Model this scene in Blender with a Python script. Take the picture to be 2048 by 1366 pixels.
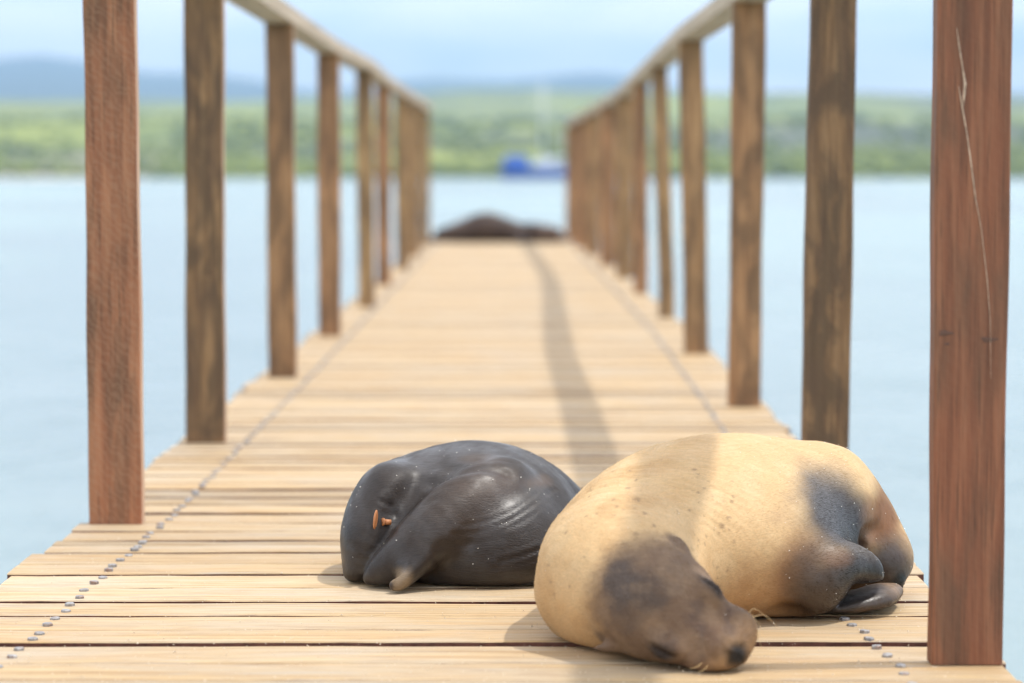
import bpy, bmesh, math, random
import numpy as np
from mathutils import Vector, Matrix

for o in list(bpy.data.objects):
    bpy.data.objects.remove(o)
SC = bpy.context.scene
COL = SC.collection
R = math.radians

# ------------------------------------------------------------------ camera
cam_d = bpy.data.cameras.new("camera")
cam = bpy.data.objects.new("camera", cam_d)
COL.objects.link(cam)
cam_d.sensor_width = 36.0
cam_d.lens = 87.9
cam.location = (0, 0, 0.578)
cam.rotation_euler = (R(90 - 3.822), 0, R(-0.126))
cam_d.clip_start = 0.05
cam_d.clip_end = 40000
cam_d.dof.use_dof = True
cam_d.dof.focus_distance = 3.36
cam_d.dof.aperture_fstop = 3.2
cam_d.dof.aperture_blades = 8
SC.camera = cam

# ------------------------------------------------------------------ sky
SUN_DIR = Vector((0.41 * math.cos(R(6)), 0.41 * math.sin(R(6)), 1.0)).normalized()
elev = math.asin(SUN_DIR.z)
azim = math.atan2(SUN_DIR.x, SUN_DIR.y)
world = bpy.data.worlds.new("World")
SC.world = world
world.use_nodes = True
wn = world.node_tree
wn.nodes.clear()
def wnode(t, **kw):
    n = wn.nodes.new(t)
    for k, v in kw.items():
        setattr(n, k, v)
    return n
w_out = wnode("ShaderNodeOutputWorld")
w_bg = wnode("ShaderNodeBackground")
w_sky = wnode("ShaderNodeTexSky", sky_type='NISHITA')
w_sky.sun_disc = False
w_sky.sun_elevation = elev
w_sky.sun_rotation = azim
w_sky.air_density = 1.0
w_sky.dust_density = 0.3
w_sky.ozone_density = 3.0
w_tc = wnode("ShaderNodeTexCoord")
w_map = wnode("ShaderNodeMapping")
w_map.inputs["Scale"].default_value = (2.2, 2.2, 13.0)
w_noise = wnode("ShaderNodeTexNoise")
w_noise.inputs["Scale"].default_value = 2.3
w_noise.inputs["Detail"].default_value = 5
w_noise.inputs["Roughness"].default_value = 0.55
w_ramp = wnode("ShaderNodeValToRGB")
w_ramp.color_ramp.elements[0].position = 0.31
w_ramp.color_ramp.elements[1].position = 0.54
w_mix = wnode("ShaderNodeMixRGB")
w_mix.inputs[2].default_value = (9.1, 8.95, 8.95, 1)
w_mul = wnode("ShaderNodeMath", operation='MULTIPLY')
w_mul.inputs[1].default_value = 0.92
w_bg.inputs["Strength"].default_value = 0.125
L = wn.links.new
L(w_tc.outputs["Generated"], w_map.inputs["Vector"])
L(w_map.outputs["Vector"], w_noise.inputs["Vector"])
L(w_noise.outputs["Fac"], w_ramp.inputs["Fac"])
L(w_ramp.outputs["Color"], w_mul.inputs[0])
L(w_mul.outputs[0], w_mix.inputs[0])
L(w_sky.outputs["Color"], w_mix.inputs[1])
L(w_mix.outputs["Color"], w_bg.inputs["Color"])
L(w_bg.outputs["Background"], w_out.inputs["Surface"])

# ------------------------------------------------------------------ sun
sun_d = bpy.data.lights.new("sun", 'SUN')
sun_d.energy = 1.7
sun_d.angle = R(1.3)
sun_d.color = (1.0, 0.96, 0.90)
sun = bpy.data.objects.new("sun", sun_d)
COL.objects.link(sun)
sun.rotation_euler = (-SUN_DIR).to_track_quat('-Z', 'Y').to_euler()

vs = SC.view_settings
vs.view_transform = 'Standard'
vs.look = 'None'
vs.gamma = 1.0
vs.exposure = 0.90
SC.cycles.use_denoising = True
SC.cycles.filter_width = 1.2
SC.cycles.max_bounces = 6
SC.cycles.caustics_reflective = False
SC.cycles.caustics_refractive = False

random.seed(7)
RNG = np.random.RandomState(11)

# ------------------------------------------------------------------ helpers
def link(o, parent=None):
    COL.objects.link(o)
    if parent is not None:
        o.parent = parent
    return o

def mesh_obj(name, verts, faces, mat, parent=None, smooth=False):
    me = bpy.data.meshes.new(name)
    me.from_pydata([tuple(v) for v in verts], [], [tuple(int(i) for i in f) for f in faces])
    me.update()
    if smooth:
        me.polygons.foreach_set("use_smooth", [True] * len(me.polygons))
    if mat is not None:
        me.materials.append(mat)
    o = bpy.data.objects.new(name, me)
    return link(o, parent)

def empty(name, loc=(0, 0, 0)):
    o = bpy.data.objects.new(name, None)
    o.location = loc
    o.empty_display_size = 0.2
    return link(o)

def tag(o, label=None, cat=None, group=None, kind=None):
    if label: o["label"] = label
    if cat: o["category"] = cat
    if group: o["group"] = group
    if kind: o["kind"] = kind
    return o

class Mat:
    """small helper around a node material"""
    def __init__(self, name):
        self.m = bpy.data.materials.new(name)
        self.m.use_nodes = True
        self.nt = self.m.node_tree
        self.b = self.nt.nodes["Principled BSDF"]
    def n(self, t, ins=None, **kw):
        x = self.nt.nodes.new(t)
        for k, v in kw.items():
            setattr(x, k, v)
        for k, v in (ins or {}).items():
            self.set(x, k, v)
        return x
    def set(self, x, k, v):
        s = x.inputs[k]
        if hasattr(v, "is_output") or isinstance(v, bpy.types.NodeSocket):
            self.nt.links.new(v, s)
        else:
            s.default_value = v
    def coord(self, kind="Object"):
        return self.n("ShaderNodeTexCoord").outputs[kind]
    def mapping(self, vec, scale=(1, 1, 1), loc=(0, 0, 0), rot=(0, 0, 0)):
        return self.n("ShaderNodeMapping", {"Vector": vec, "Scale": scale, "Location": loc, "Rotation": rot}).outputs[0]
    def noise(self, vec, scale=5, detail=4, rough=0.55, dist=0.0):
        return self.n("ShaderNodeTexNoise", {"Vector": vec, "Scale": scale, "Detail": detail, "Roughness": rough, "Distortion": dist}).outputs["Fac"]
    def ramp(self, fac, stops):
        r = self.n("ShaderNodeValToRGB", {"Fac": fac})
        e = r.color_ramp.elements
        while len(e) < len(stops):
            e.new(0.5)
        for i, (p, c) in enumerate(stops):
            e[i].position = p
            e[i].color = (c, c, c, 1) if isinstance(c, (int, float)) else (c[0], c[1], c[2], 1)
        return r.outputs["Color"]
    def mix(self, fac, a, b, blend='MIX'):
        x = self.n("ShaderNodeMixRGB", blend_type=blend)
        for k, v in ((0, fac), (1, a), (2, b)):
            if isinstance(v, (tuple, list)) and len(v) == 3:
                v = (*v, 1)
            self.set(x, k, v)
        return x.outputs[0]
    def math(self, op, a, b=0.0):
        x = self.n("ShaderNodeMath", operation=op)
        self.set(x, 0, a); self.set(x, 1, b)
        return x.outputs[0]
    def bump(self, h, strength=0.3, dist=0.01, normal=None):
        x = self.n("ShaderNodeBump", {"Height": h, "Strength": strength, "Distance": dist})
        if normal is not None:
            self.set(x, "Normal", normal)
        return x.outputs[0]
    def add_vec(self, a, b):
        x = self.n("ShaderNodeVectorMath", operation='ADD')
        self.set(x, 0, a); self.set(x, 1, b)
        return x.outputs[0]
    def out(self, **kw):
        for k, v in kw.items():
            k = k.replace("_", " ")
            if isinstance(v, (tuple, list)) and len(v) == 3:
                v = (*v, 1)
            self.set(self.b, k, v)
        return self.m

def rand_offset(M, mul=37.0):
    r = M.n("ShaderNodeObjectInfo").outputs["Random"]
    a = M.math('MULTIPLY', r, mul)
    b = M.math('MULTIPLY', r, mul * 3.7)
    c = M.n("ShaderNodeCombineXYZ", {"X": a, "Y": b, "Z": a})
    return r, c.outputs[0]

# ------------------------------------------------------------------ materials
def mat_plank():
    M = Mat("weathered_plank_wood")
    r, off = rand_offset(M)
    v = M.add_vec(M.coord(), off)
    g1 = M.noise(M.mapping(v, (1.3, 34, 14)), 3.0, 6, 0.62, 0.35)
    g2 = M.noise(M.mapping(v, (5, 230, 60)), 3.0, 4, 0.6, 0.2)
    big = M.noise(M.mapping(v, (2.0, 6.5, 3)), 2.2, 4, 0.55)
    big2 = M.noise(M.mapping(v, (1.1, 9, 3), (7, 3, 1)), 2.6, 3, 0.5)
    c = M.ramp(g1, [(0.25, (0.31, 0.20, 0.11)), (0.44, (0.49, 0.36, 0.215)), (0.60, (0.58, 0.45, 0.285)), (0.8, (0.63, 0.515, 0.36))])
    c = M.mix(M.ramp(big, [(0.42, 0.0), (0.64, 0.72)]), c, (0.50, 0.435, 0.355))
    c = M.mix(M.ramp(big2, [(0.50, 0.0), (0.72, 0.50)]), c, (0.53, 0.36, 0.20))
    c = M.mix(M.ramp(g2, [(0.32, 0.62), (0.47, 0.0)]), c, (0.24, 0.15, 0.085))
    tint = M.ramp(r, [(0.0, (0.72, 0.70, 0.68)), (0.2, (0.98, 0.97, 0.97)), (0.4, (0.90, 0.85, 0.78)), (0.6, (1.02, 1.0, 0.97)), (0.8, (0.98, 0.93, 0.86)), (1.0, (1.14, 1.15, 1.16))])
    c = M.mix(1.0, c, tint, 'MULTIPLY')
    c = M.mix(1.0, c, (0.98, 0.95, 0.87), 'MULTIPLY')
    st1 = M.noise(M.mapping(v, (3.2, 13, 4), (3, 9, 2)), 1.7, 5, 0.65, 0.6)
    c = M.mix(M.ramp(st1, [(0.54, 0.0), (0.70, 0.55)]), c, (0.36, 0.255, 0.16))
    st2 = M.noise(M.mapping(v, (2.2, 40, 4), (5, 1, 8)), 2.0, 5, 0.7, 0.5)
    c = M.mix(M.ramp(st2, [(0.56, 0.0), (0.68, 0.6)]), c, (0.40, 0.36, 0.31))
    # dirt specks
    sp = M.noise(v, 260, 2, 0.5)
    c = M.mix(M.ramp(sp, [(0.70, 0.0), (0.76, 0.5)]), c, (0.22, 0.14, 0.08))
    h = M.math('ADD', M.math('MULTIPLY', g2, 0.7), g1)
    nb = M.bump(h, 0.35, 0.004)
    return M.out(Base_Color=c, Roughness=M.ramp(g1, [(0.3, 0.72), (0.7, 0.55)]), Normal=nb, Specular_IOR_Level=0.35)

def mat_post():
    M = Mat("reddish_hardwood_post")
    r, off = rand_offset(M)
    co = M.coord()
    v = M.add_vec(co, off)
    g1 = M.noise(M.mapping(v, (38, 20, 1.5)), 2.0, 6, 0.6, 0.5)
    g2 = M.noise(M.mapping(v, (210, 100, 5)), 2.0, 4, 0.6, 0.2)
    big = M.noise(M.mapping(v, (15, 10, 2.6)), 1.6, 4, 0.55, 0.3)
    red = M.ramp(g1, [(0.28, (0.20, 0.070, 0.036)), (0.48, (0.37, 0.138, 0.068)), (0.68, (0.48, 0.205, 0.105)), (0.85, (0.52, 0.29, 0.17))])
    brn = M.ramp(g1, [(0.28, (0.15, 0.090, 0.042)), (0.5, (0.31, 0.190, 0.085)), (0.72, (0.43, 0.28, 0.135)), (0.9, (0.50, 0.345, 0.19))])
    oi_a = M.n('ShaderNodeObjectInfo').outputs['Alpha']
    oc = M.n("ShaderNodeSeparateColor", {"Color": M.n("ShaderNodeObjectInfo").outputs["Color"]})
    c = M.mix(oc.outputs[0], brn, red)
    c = M.mix(1.0, c, M.n('ShaderNodeCombineColor', {'Red': oi_a, 'Green': oi_a, 'Blue': oi_a}).outputs[0], 'MULTIPLY')
    stain = M.noise(M.mapping(v, (17, 12, 5)), 1.0, 4, 0.6, 0.7)
    c = M.mix(M.math("MULTIPLY", M.ramp(stain, [(0.43, 0.95), (0.55, 0.0)]), oc.outputs[2]), c, (0.060, 0.042, 0.026))
    c = M.mix(M.ramp(big, [(0.38, 0.62), (0.54, 0.0)]), c, (0.10, 0.060, 0.036))
    c = M.mix(M.ramp(g2, [(0.34, 0.65), (0.46, 0.0)]), c, (0.08, 0.040, 0.023))
    # circular saw marks
    wv = M.n("ShaderNodeTexWave", {"Vector": M.mapping(v, (1, 1, 1), (0.35, 0, 0.1), (0, 0, 0)), "Scale": 27.0, "Distortion": 9.0, "Detail": 2.0, "Detail Scale": 2.0},
             wave_type='RINGS', rings_direction='Y').outputs["Fac"]
    c = M.mix(M.math('MULTIPLY', M.ramp(wv, [(0.45, 0.0), (1.0, 0.20)]), oc.outputs[1]), c, (0.42, 0.27, 0.17))
    h = M.math('ADD', M.math('ADD', M.math('MULTIPLY', g2, 0.5), g1), M.math('MULTIPLY', M.math('MULTIPLY', wv, 0.05), oc.outputs[1]))
    return M.out(Base_Color=c, Roughness=0.62, Normal=M.bump(h, 0.4, 0.004), Specular_IOR_Level=0.35)

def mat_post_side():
    M = Mat("sunlit_post_edge")  # paler wood: sunlight painted into the colour of the sun-facing side
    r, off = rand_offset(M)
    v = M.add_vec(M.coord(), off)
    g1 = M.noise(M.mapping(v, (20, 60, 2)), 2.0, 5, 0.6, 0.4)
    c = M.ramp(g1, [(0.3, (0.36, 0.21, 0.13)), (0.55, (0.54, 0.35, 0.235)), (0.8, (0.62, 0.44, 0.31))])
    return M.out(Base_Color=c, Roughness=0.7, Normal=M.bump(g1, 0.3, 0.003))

def mat_rail():
    M = Mat("grey_brown_rail_wood")
    v = M.coord()
    g1 = M.noise(M.mapping(v, (40, 1.2, 40)), 2.0, 5, 0.6, 0.4)
    c = M.ramp(g1, [(0.3, (0.32, 0.25, 0.17)), (0.55, (0.50, 0.40, 0.29)), (0.8, (0.58, 0.49, 0.38))])
    return M.out(Base_Color=c, Roughness=0.7, Normal=M.bump(g1, 0.4, 0.004))

def mat_flat(name, col, rough=0.6, metal=0.0, var=0.12, scale=30):
    M = Mat(name)
    n = M.noise(M.coord(), scale, 4)
    lo = tuple(x * (1 - var) for x in col)
    hi = tuple(min(1, x * (1 + var)) for x in col)
    return M.out(Base_Color=M.ramp(n, [(0.3, lo), (0.7, hi)]), Roughness=rough, Metallic=metal)

def mat_bolt():
    M = Mat("galvanised_steel_bolt")
    r, off = rand_offset(M)
    v = M.add_vec(M.coord(), off)
    n = M.noise(v, 180, 4)
    c = M.ramp(n, [(0.3, (0.22, 0.21, 0.205)), (0.6, (0.38, 0.37, 0.365)), (0.8, (0.48, 0.47, 0.465))])
    c = M.mix(M.ramp(M.noise(v, 60, 3), [(0.55, 0.0), (0.68, 0.8)]), c, (0.24, 0.13, 0.08))
    return M.out(Base_Color=c, Roughness=0.58, Metallic=0.3)

def mat_sea():
    M = Mat("sea_water")
    v = M.coord()
    n1 = M.noise(M.mapping(v, (1, 0.55, 1)), 1.1, 4, 0.6)
    n2 = M.noise(M.mapping(v, (1, 0.5, 1)), 0.16, 3, 0.5)
    big = M.noise(M.mapping(v, (0.5, 0.22, 1)), 0.05, 4, 0.55)
    c = M.ramp(big, [(0.40, (0.17, 0.235, 0.25)), (0.60, (0.245, 0.355, 0.33))])
    h = M.math('ADD', n1, M.math('MULTIPLY', n2, 2.5))
    return M.out(Base_Color=c, Roughness=0.22, IOR=1.33, Normal=M.bump(h, 0.55, 0.16))

def mat_land():
    M = Mat("green_scrub_land")
    v = M.coord()
    a = M.noise(M.mapping(v, (1, 0.45, 0)), 0.011, 5, 0.6, 0.3)
    b = M.noise(M.mapping(v, (1, 1, 0)), 0.06, 4, 0.6)
    band = M.noise(M.mapping(v, (0.16, 1, 0)), 0.0048, 4, 0.55, 0.4)
    c = M.ramp(a, [(0.32, (0.10, 0.135, 0.012)), (0.5, (0.22, 0.255, 0.014)), (0.68, (0.32, 0.345, 0.02))])
    c = M.mix(M.ramp(band, [(0.50, 0.0), (0.60, 0.85)]), c, (0.070, 0.075, 0.062))
    c = M.mix(M.ramp(b, [(0.3, 0.6), (0.5, 0.0)]), c, (0.045, 0.075, 0.03))
    return M.out(Base_Color=c, Roughness=0.9)

def mat_hills():
    M = Mat("distant_hill_land")
    a = M.noise(M.coord(), 0.0022, 4, 0.6)
    c = M.ramp(a, [(0.35, (0.045, 0.065, 0.055)), (0.65, (0.075, 0.10, 0.07))])
    return M.out(Base_Color=c, Roughness=0.95)

def mat_seal(name, rough, bump=0.35, spec=0.4, coat=0.0, vary=0.25, freq=1.0):
    """coat colour comes from the 'coat' attribute (pigment of the animal), fur grain on top"""
    M = Mat(name)
    at = M.n("ShaderNodeAttribute", attribute_name="coat").outputs["Color"]
    v = M.coord()
    rot = (0.15, 0.35, -0.45)
    fur = M.noise(M.mapping(v, (70 * freq, 420 * freq, 420 * freq), (0, 0, 0), rot), 1.0, 3, 0.65, 0.3)
    med = M.noise(M.mapping(v, (14, 26, 26), (0, 0, 0), rot), 1.0, 5, 0.62, 0.4)
    c = M.mix(M.math('MULTIPLY', M.ramp(fur, [(0.3, 1.0), (0.62, 0.0)]), vary), at, (0.0, 0.0, 0.0))
    c = M.mix(M.math('MULTIPLY', M.ramp(med, [(0.3, 1.0), (0.6, 0.0)]), vary * 0.55), c, (0.05, 0.025, 0.01))
    nb = M.bump(fur, bump, 0.0016)
    gl = M.n("ShaderNodeAttribute", attribute_name="gloss").outputs["Fac"]
    rr = M.math('SUBTRACT', M.ramp(med, [(0.3, min(1, rough + 0.10)), (0.7, rough - 0.06)]), M.math('MULTIPLY', gl, 0.22))
    M.set(M.b, "Coat Weight", M.math('ADD', M.math('MULTIPLY', gl, 0.5), coat))
    M.set(M.b, "Coat Roughness", 0.36)
    return M.out(Base_Color=c, Roughness=rr, Normal=nb, Specular_IOR_Level=spec)

PLANK = mat_plank()
PLANK_EDGE = mat_flat('red_brown_sawn_edge', (0.15, 0.058, 0.038), 0.85, var=.4, scale=60)
POST = mat_post()
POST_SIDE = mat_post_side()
RAIL = mat_rail()
BEAM = mat_flat("dark_wet_beam_wood", (0.13, 0.08, 0.05), 0.75)
BOLT = mat_bolt()
SEA = mat_sea()
LAND = mat_land()
HILLS = mat_hills()

# ------------------------------------------------------------------ sea, land, hills
WATER_Z = -1.25
def grid_mesh(name, xs, ys, fz, mat):
    verts = [(x, y, fz(x, y)) for y in ys for x in xs]
    nx = len(xs)
    faces = [(j * nx + i, j * nx + i + 1, (j + 1) * nx + i + 1, (j + 1) * nx + i)
             for j in range(len(ys) - 1) for i in range(nx - 1)]
    return mesh_obj(name, verts, faces, mat, None, True)

sea = mesh_obj("sea", [(-11000, -400, WATER_Z), (11000, -400, WATER_Z), (11000, 11500, WATER_Z), (-11000, 11500, WATER_Z)], [(0, 1, 2, 3)], SEA)
tag(sea, "calm pale blue sea under and around the jetty", kind="structure")

def hnoise(x, y, s, seed=0):
    return (math.sin(x * s * 1.1 + seed) * math.cos(y * s * 0.9 + seed * 2.1)
            + 0.5 * math.sin(x * s * 2.3 + y * s * 1.7 + seed * 3.3)
            + 0.25 * math.sin(x * s * 4.9 - y * s * 3.7 + seed * 1.3)) / 1.75

SHORE = 1150.0
def shore_y(x):
    return SHORE + 25 * hnoise(x, 0, 0.009, 1.0)
def land_z(x, y):
    t = y - shore_y(x)
    if t < 0:
        return WATER_Z - 0.6 + max(t, -30) * 0.02
    z = WATER_Z + 0.2 + 2.2 * (1 - math.exp(-t / 25))
    z += 0.046 * max(0, t - 40) * (1 + 0.12 * hnoise(x, y, 0.0022, 4)) + 3.0 * hnoise(x, y, 0.011, 2) * min(1, t / 250)
    z += 9 * math.exp(-((t - 620 - 90 * hnoise(x, 0, 0.002, 8)) / 130) ** 2)
    return z
ys = [SHORE - 60, SHORE - 30, SHORE - 15] + [SHORE - 10 + i * 10 for i in range(1, 30)] + [SHORE + 300 + i * 40 for i in range(52)]
xs = [-3000 + i * 50 for i in range(121)]
land = grid_mesh("green_shore_land", xs, ys, land_z, LAND)
tag(land, "low green scrub covered shore rising behind the bay", kind="structure")

def hill_z(x, y):
    u = 1013 + 5000 * x / y
    # skyline sinks from the left towards the right
    top = 214 - 0.030 * max(-800, min(u, 2800)) + 16 * math.sin(u * 0.006 + 1.0) + 8 * math.sin(u * 0.017)
    top = max(top, 120)
    zt = 0.6 + top / 5000 * 9200
    t = (y - 3900) / (9200 - 3900)
    t = max(0.0, min(1.0, t))
    return WATER_Z + 30 + (zt - 30) * (t ** 1.15) + 10 * hnoise(x, y, 0.0016, 6) * t
hxs = [-6500 + i * 130 for i in range(101)]
hys = [3350 + i * 195 for i in range(31)]
def hill_full(x, y):
    a = hill_z(x, max(y, 3900))
    b = land_z(x, y) - 25 if y < 3400 else 0
    return a if y > 3900 else 45 + (a - 45) * (y - 3350) / 550
hills = grid_mesh("distant_hills", hxs, hys, hill_full, HILLS)
tag(hills, "hazy blue distant hills on the horizon", kind="structure")

# woodland mass along the shore: far-off, reads as one mass
def shore_wood():
    ico = [(-.526, 0, .851), (.526, 0, .851), (-.526, 0, -.851), (.526, 0, -.851), (0, .851, .526), (0, .851, -.526),
           (0, -.851, .526), (0, -.851, -.526), (.851, .526, 0), (-.851, .526, 0), (.851, -.526, 0), (-.851, -.526, 0)]
    fi = [(0, 1, 4), (0, 4, 9), (9, 4, 5), (4, 8, 5), (4, 1, 8), (8, 1, 10), (8, 10, 3), (5, 8, 3), (5, 3, 2), (2, 3, 7),
          (7, 3, 10), (7, 10, 6), (7, 6, 11), (11, 6, 0), (0, 6, 1), (6, 10, 1), (9, 11, 0), (9, 2, 11), (9, 5, 2), (7, 11, 2)]
    V, F = [], []
    for k in range(5200):
        x = random.uniform(-900, 900)
        t = 6 + 1000 * random.random() ** 2.2
        y = shore_y(x) + t
        if hnoise(x, y, 0.012, 5) < -0.35 and random.random() < 0.8:
            continue
        s = random.uniform(1.6, 4.4)
        z = land_z(x, y) + s * 0.5
        b = len(V)
        for p in ico:
            q = random.uniform(0.75, 1.25) * s
            V.append((x + p[0] * q * 1.35, y + p[1] * q * 1.35, z + p[2] * q * 0.9))
        F += [(a + b, c + b, d + b) for a, c, d in fi]
    M = Mat("shore_foliage")
    n = M.noise(M.coord(), 0.035, 4, 0.6)
    c = M.ramp(n, [(0.32, (0.075, 0.10, 0.014)), (0.5, (0.14, 0.17, 0.018)), (0.7, (0.21, 0.245, 0.026))])
    m = M.out(Base_Color=c, Roughness=0.9)
    return mesh_obj("shore_woodland", V, F, m)
tag(shore_wood(), "green scrub and low trees covering the far shore", kind="stuff")

def pale_scrub():
    V, F = [], []
    for k in range(260):
        x = random.gauss(-213, 17)
        y = shore_y(x) + random.uniform(25, 190)
        s = random.uniform(1.0, 2.6)
        z = land_z(x, y)
        for j in range(7):
            a = random.uniform(0, 6.28); l = random.uniform(.4, 1) * s
            b = len(V)
            dx, dy = math.cos(a) * l * .8, math.sin(a) * l * .8
            V += [(x - .25, y, z), (x + .25, y, z), (x + dx + .3, y + dy, z + 1.6 * l + 1), (x + dx - .3, y + dy, z + 1.6 * l + 1), (x + dx, y + dy + .5, z + 2 * l + 1)]
            F += [(b, b + 1, b + 2, b + 3), (b + 3, b + 2, b + 4)]
    return mesh_obj("pale_dry_scrub", V, F, mat_flat("pale_bark", (0.50, 0.46, 0.40), 0.9))
tag(pale_scrub(), "patch of pale dry scrub on the far left shore", kind="stuff")

beach = []
bf = []
for i in range(40):
    x = -330 + i * 4.2
    yv = shore_y(x)
    beach += [(x, yv - 14, WATER_Z - 0.05), (x, yv + 7, WATER_Z + 0.95)]
    if i:
        bf.append((2 * i - 2, 2 * i, 2 * i + 1, 2 * i - 1))
bo = mesh_obj("beach", beach, bf, mat_flat("pale_sand", (0.62, 0.52, 0.44), 0.95))
tag(bo, "small strip of pale sand beach on the far left shore", kind="structure")

# ------------------------------------------------------------------ boats
def loft(name, secs, mat, parent, cap=True, smooth=True):
    n = len(secs[0])
    V = [p for s in secs for p in s]
    F = []
    for i in range(len(secs) - 1):
        for j in range(n - 1):
            F.append((i * n + j, (i + 1) * n + j, (i + 1) * n + j + 1, i * n + j + 1))
    if cap:
        F.append(tuple(range(n)))
        F.append(tuple(reversed(range((len(secs) - 1) * n, len(secs) * n))))
    return mesh_obj(name, V, F, mat, parent, smooth)

def box(name, c, s, mat, parent=None, bev=0.0):
    bm = bmesh.new()
    bmesh.ops.create_cube(bm, size=1)
    for v in bm.verts:
        v.co = Vector((v.co.x * s[0] + c[0], v.co.y * s[1] + c[1], v.co.z * s[2] + c[2]))
    if bev > 0:
        bmesh.ops.bevel(bm, geom=bm.edges[:], offset=bev, segments=2, affect='EDGES')
    me = bpy.data.meshes.new(name)
    bm.to_mesh(me); bm.free()
    me.materials.append(mat)
    return link(bpy.data.objects.new(name, me), parent)

def cyl(name, a, b, ra, rb, mat, parent=None, n=10):
    a, b = Vector(a), Vector(b)
    q = (b - a).to_track_quat('Z', 'Y')
    V, F = [], []
    for p, r in ((a, ra), (b, rb)):
        for k in range(n):
            t = 2 * math.pi * k / n
            V.append(p + q @ Vector((math.cos(t) * r, math.sin(t) * r, 0)))
    for k in range(n):
        F.append((k, (k + 1) % n, n + (k + 1) % n, n + k))
    F.append(tuple(reversed(range(n)))); F.append(tuple(range(n, 2 * n)))
    return mesh_obj(name, V, F, mat, parent, True)

NAVY = mat_flat("navy_hull_paint", (0.008, 0.05, 0.30), 0.35)
BLUE = mat_flat("bright_blue_canvas", (0.015, 0.12, 0.60), 0.6)
WHITE = mat_flat("white_boat_paint", (0.80, 0.81, 0.83), 0.4, var=0.04)
GLASS = mat_flat("dark_cabin_glass", (0.03, 0.04, 0.05), 0.1)
ALU = mat_flat("pale_mast_paint", (0.78, 0.80, 0.82), 0.4, var=0.04)

def make_boat():
    t = empty("sailing_boat", (13.2, 930, WATER_Z))
    Lh = 30.0
    secs = []
    for i in range(15):
        u = i / 14
        x = -Lh / 2 + u * Lh
        w = 3.4 * (1 - abs(2 * (1 - u) - 0.85) ** 2.6 * 0.55) if u > 0.3 else 3.4 * (max(u, 0.015) / 0.3) ** 0.55 * 0.97
        sh = 3.6 + 1.6 * max(0, 0.5 - u) ** 1.3 * 2.2
        secs.append([(x - 0.12 * (1 - u) * 8 * (u < .3) * (0.3 - u), -w, sh), (x, -w * .97, 1.0), (x + .15, -w * .6, -.4), (x + .2, 0, -.9),
                     (x + .15, w * .6, -.4), (x, w * .97, 1.0), (x, w, sh)])
    loft("hull", secs, NAVY, t)
    band = [[(s[0][0], s[0][1] * 1.01, s[0][2] - 0.35), (s[0][0], s[0][1] * 1.02, s[0][2] + .25), (s[0][0], -s[0][1] * 1.02, s[0][2] + .25), (s[0][0], -s[0][1] * 1.01, s[0][2] - .35)] for s in secs]
    loft("gunwale", band, BLUE, t)
    cb = box("cabin", (3.5, 0, 4.6), (15, 4.6, 2.6), WHITE, t, .3)
    for k in range(6):
        box("window", (-2.4 + k * 2.3, -2.33, 4.9), (1.4, .08, .8), GLASS, cb, .02)
    box("wheelhouse", (1.0, 0, 6.7), (6, 3.8, 1.7), WHITE, t, .25)
    box("awning", (-9.6, 0, 6.6), (9.4, 5.4, 4.2), BLUE, t, .6)
    for sx in (-12.6, -5.2):
        for sy in (-2.0, 2.0):
            cyl("awning_pole", (sx, sy, 2.6), (sx, sy, 5.4), .09, .09, ALU, t, 6)
    mast = cyl("mast", (0.2, 0, 2.5), (0.2, 0, 36.0), .38, .22, ALU, t)
    cyl("spreader", (0.2, -2.2, 20), (0.2, 2.2, 20), .12, .12, ALU, mast, 6)
    cyl("boom", (0.2, 0, 7.2), (11, 0, 7.6), .25, .2, ALU, t)
    cyl("furled_sail", (0.6, 0, 7.6), (10.5, 0, 8.0), .5, .32, WHITE, t)
    for e in ((-14.6, 0, 3.6), (14.6, 0, 2.4)):
        cyl("stay", (0.2, 0, 35.5), e, .05, .05, ALU, t, 5)
    return t
tag(make_boat(), "blue hulled sailing boat with white cabin and tall mast anchored off the shore", "boat")

def make_launch():
    t = empty("motor_launch", (58.5, 960, WATER_Z))
    secs = []
    for i in range(11):
        u = i / 10
        x = -6 + u * 12
        w = 1.5 * (1 - max(0, (u - .55) / .46) ** 2.2)
        sh = 1.1 + .7 * u ** 2
        secs.append([(x, -w, sh), (x, -w * .85, .3), (x, 0, -.3), (x, w * .85, .3), (x, w, sh)])
    DK = mat_flat("dark_hull_paint", (0.035, 0.035, 0.06), 0.45)
    loft("hull", secs, DK, t)
    c = box("cabin", (-.8, 0, 1.9), (4.2, 2.0, 1.5), DK, t, .15)
    box("window", (-.8, -1.02, 2.1), (3.2, .06, .6), GLASS, c, .02)
    box("roof", (-.8, 0, 2.75), (4.8, 2.4, .15), WHITE, t, .04)
    return t
tag(make_launch(), "small dark launch glimpsed between the right railing posts", "boat")

# ------------------------------------------------------------------ jetty deck
def interp(x, xs, ys):
    return float(np.interp(x, xs, ys))
def deck_z(y):
    return interp(y, [0, 5, 6.2, 8, 9.9, 11.7, 20.4, 21], [0, 0, .002, .007, .012, .019, .043, .044])
def edge_l(y):
    return interp(y, [0, 3.0, 3.55, 4.1, 5.4, 8, 12, 21], [-.74, -.735, -.724, -.705, -.715, -.70, -.685, -.675])
def edge_r(y):
    return interp(y, [0, 2.84, 3.5, 6.2, 9.6, 13, 21], [.57, .583, .60, .645, .675, .655, .60])

jetty = empty("wooden_jetty", (0, 3, 0))
tag(jetty, "long narrow wooden plank jetty running out over the water", "jetty")
J = Vector((0, 3, 0))

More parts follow.
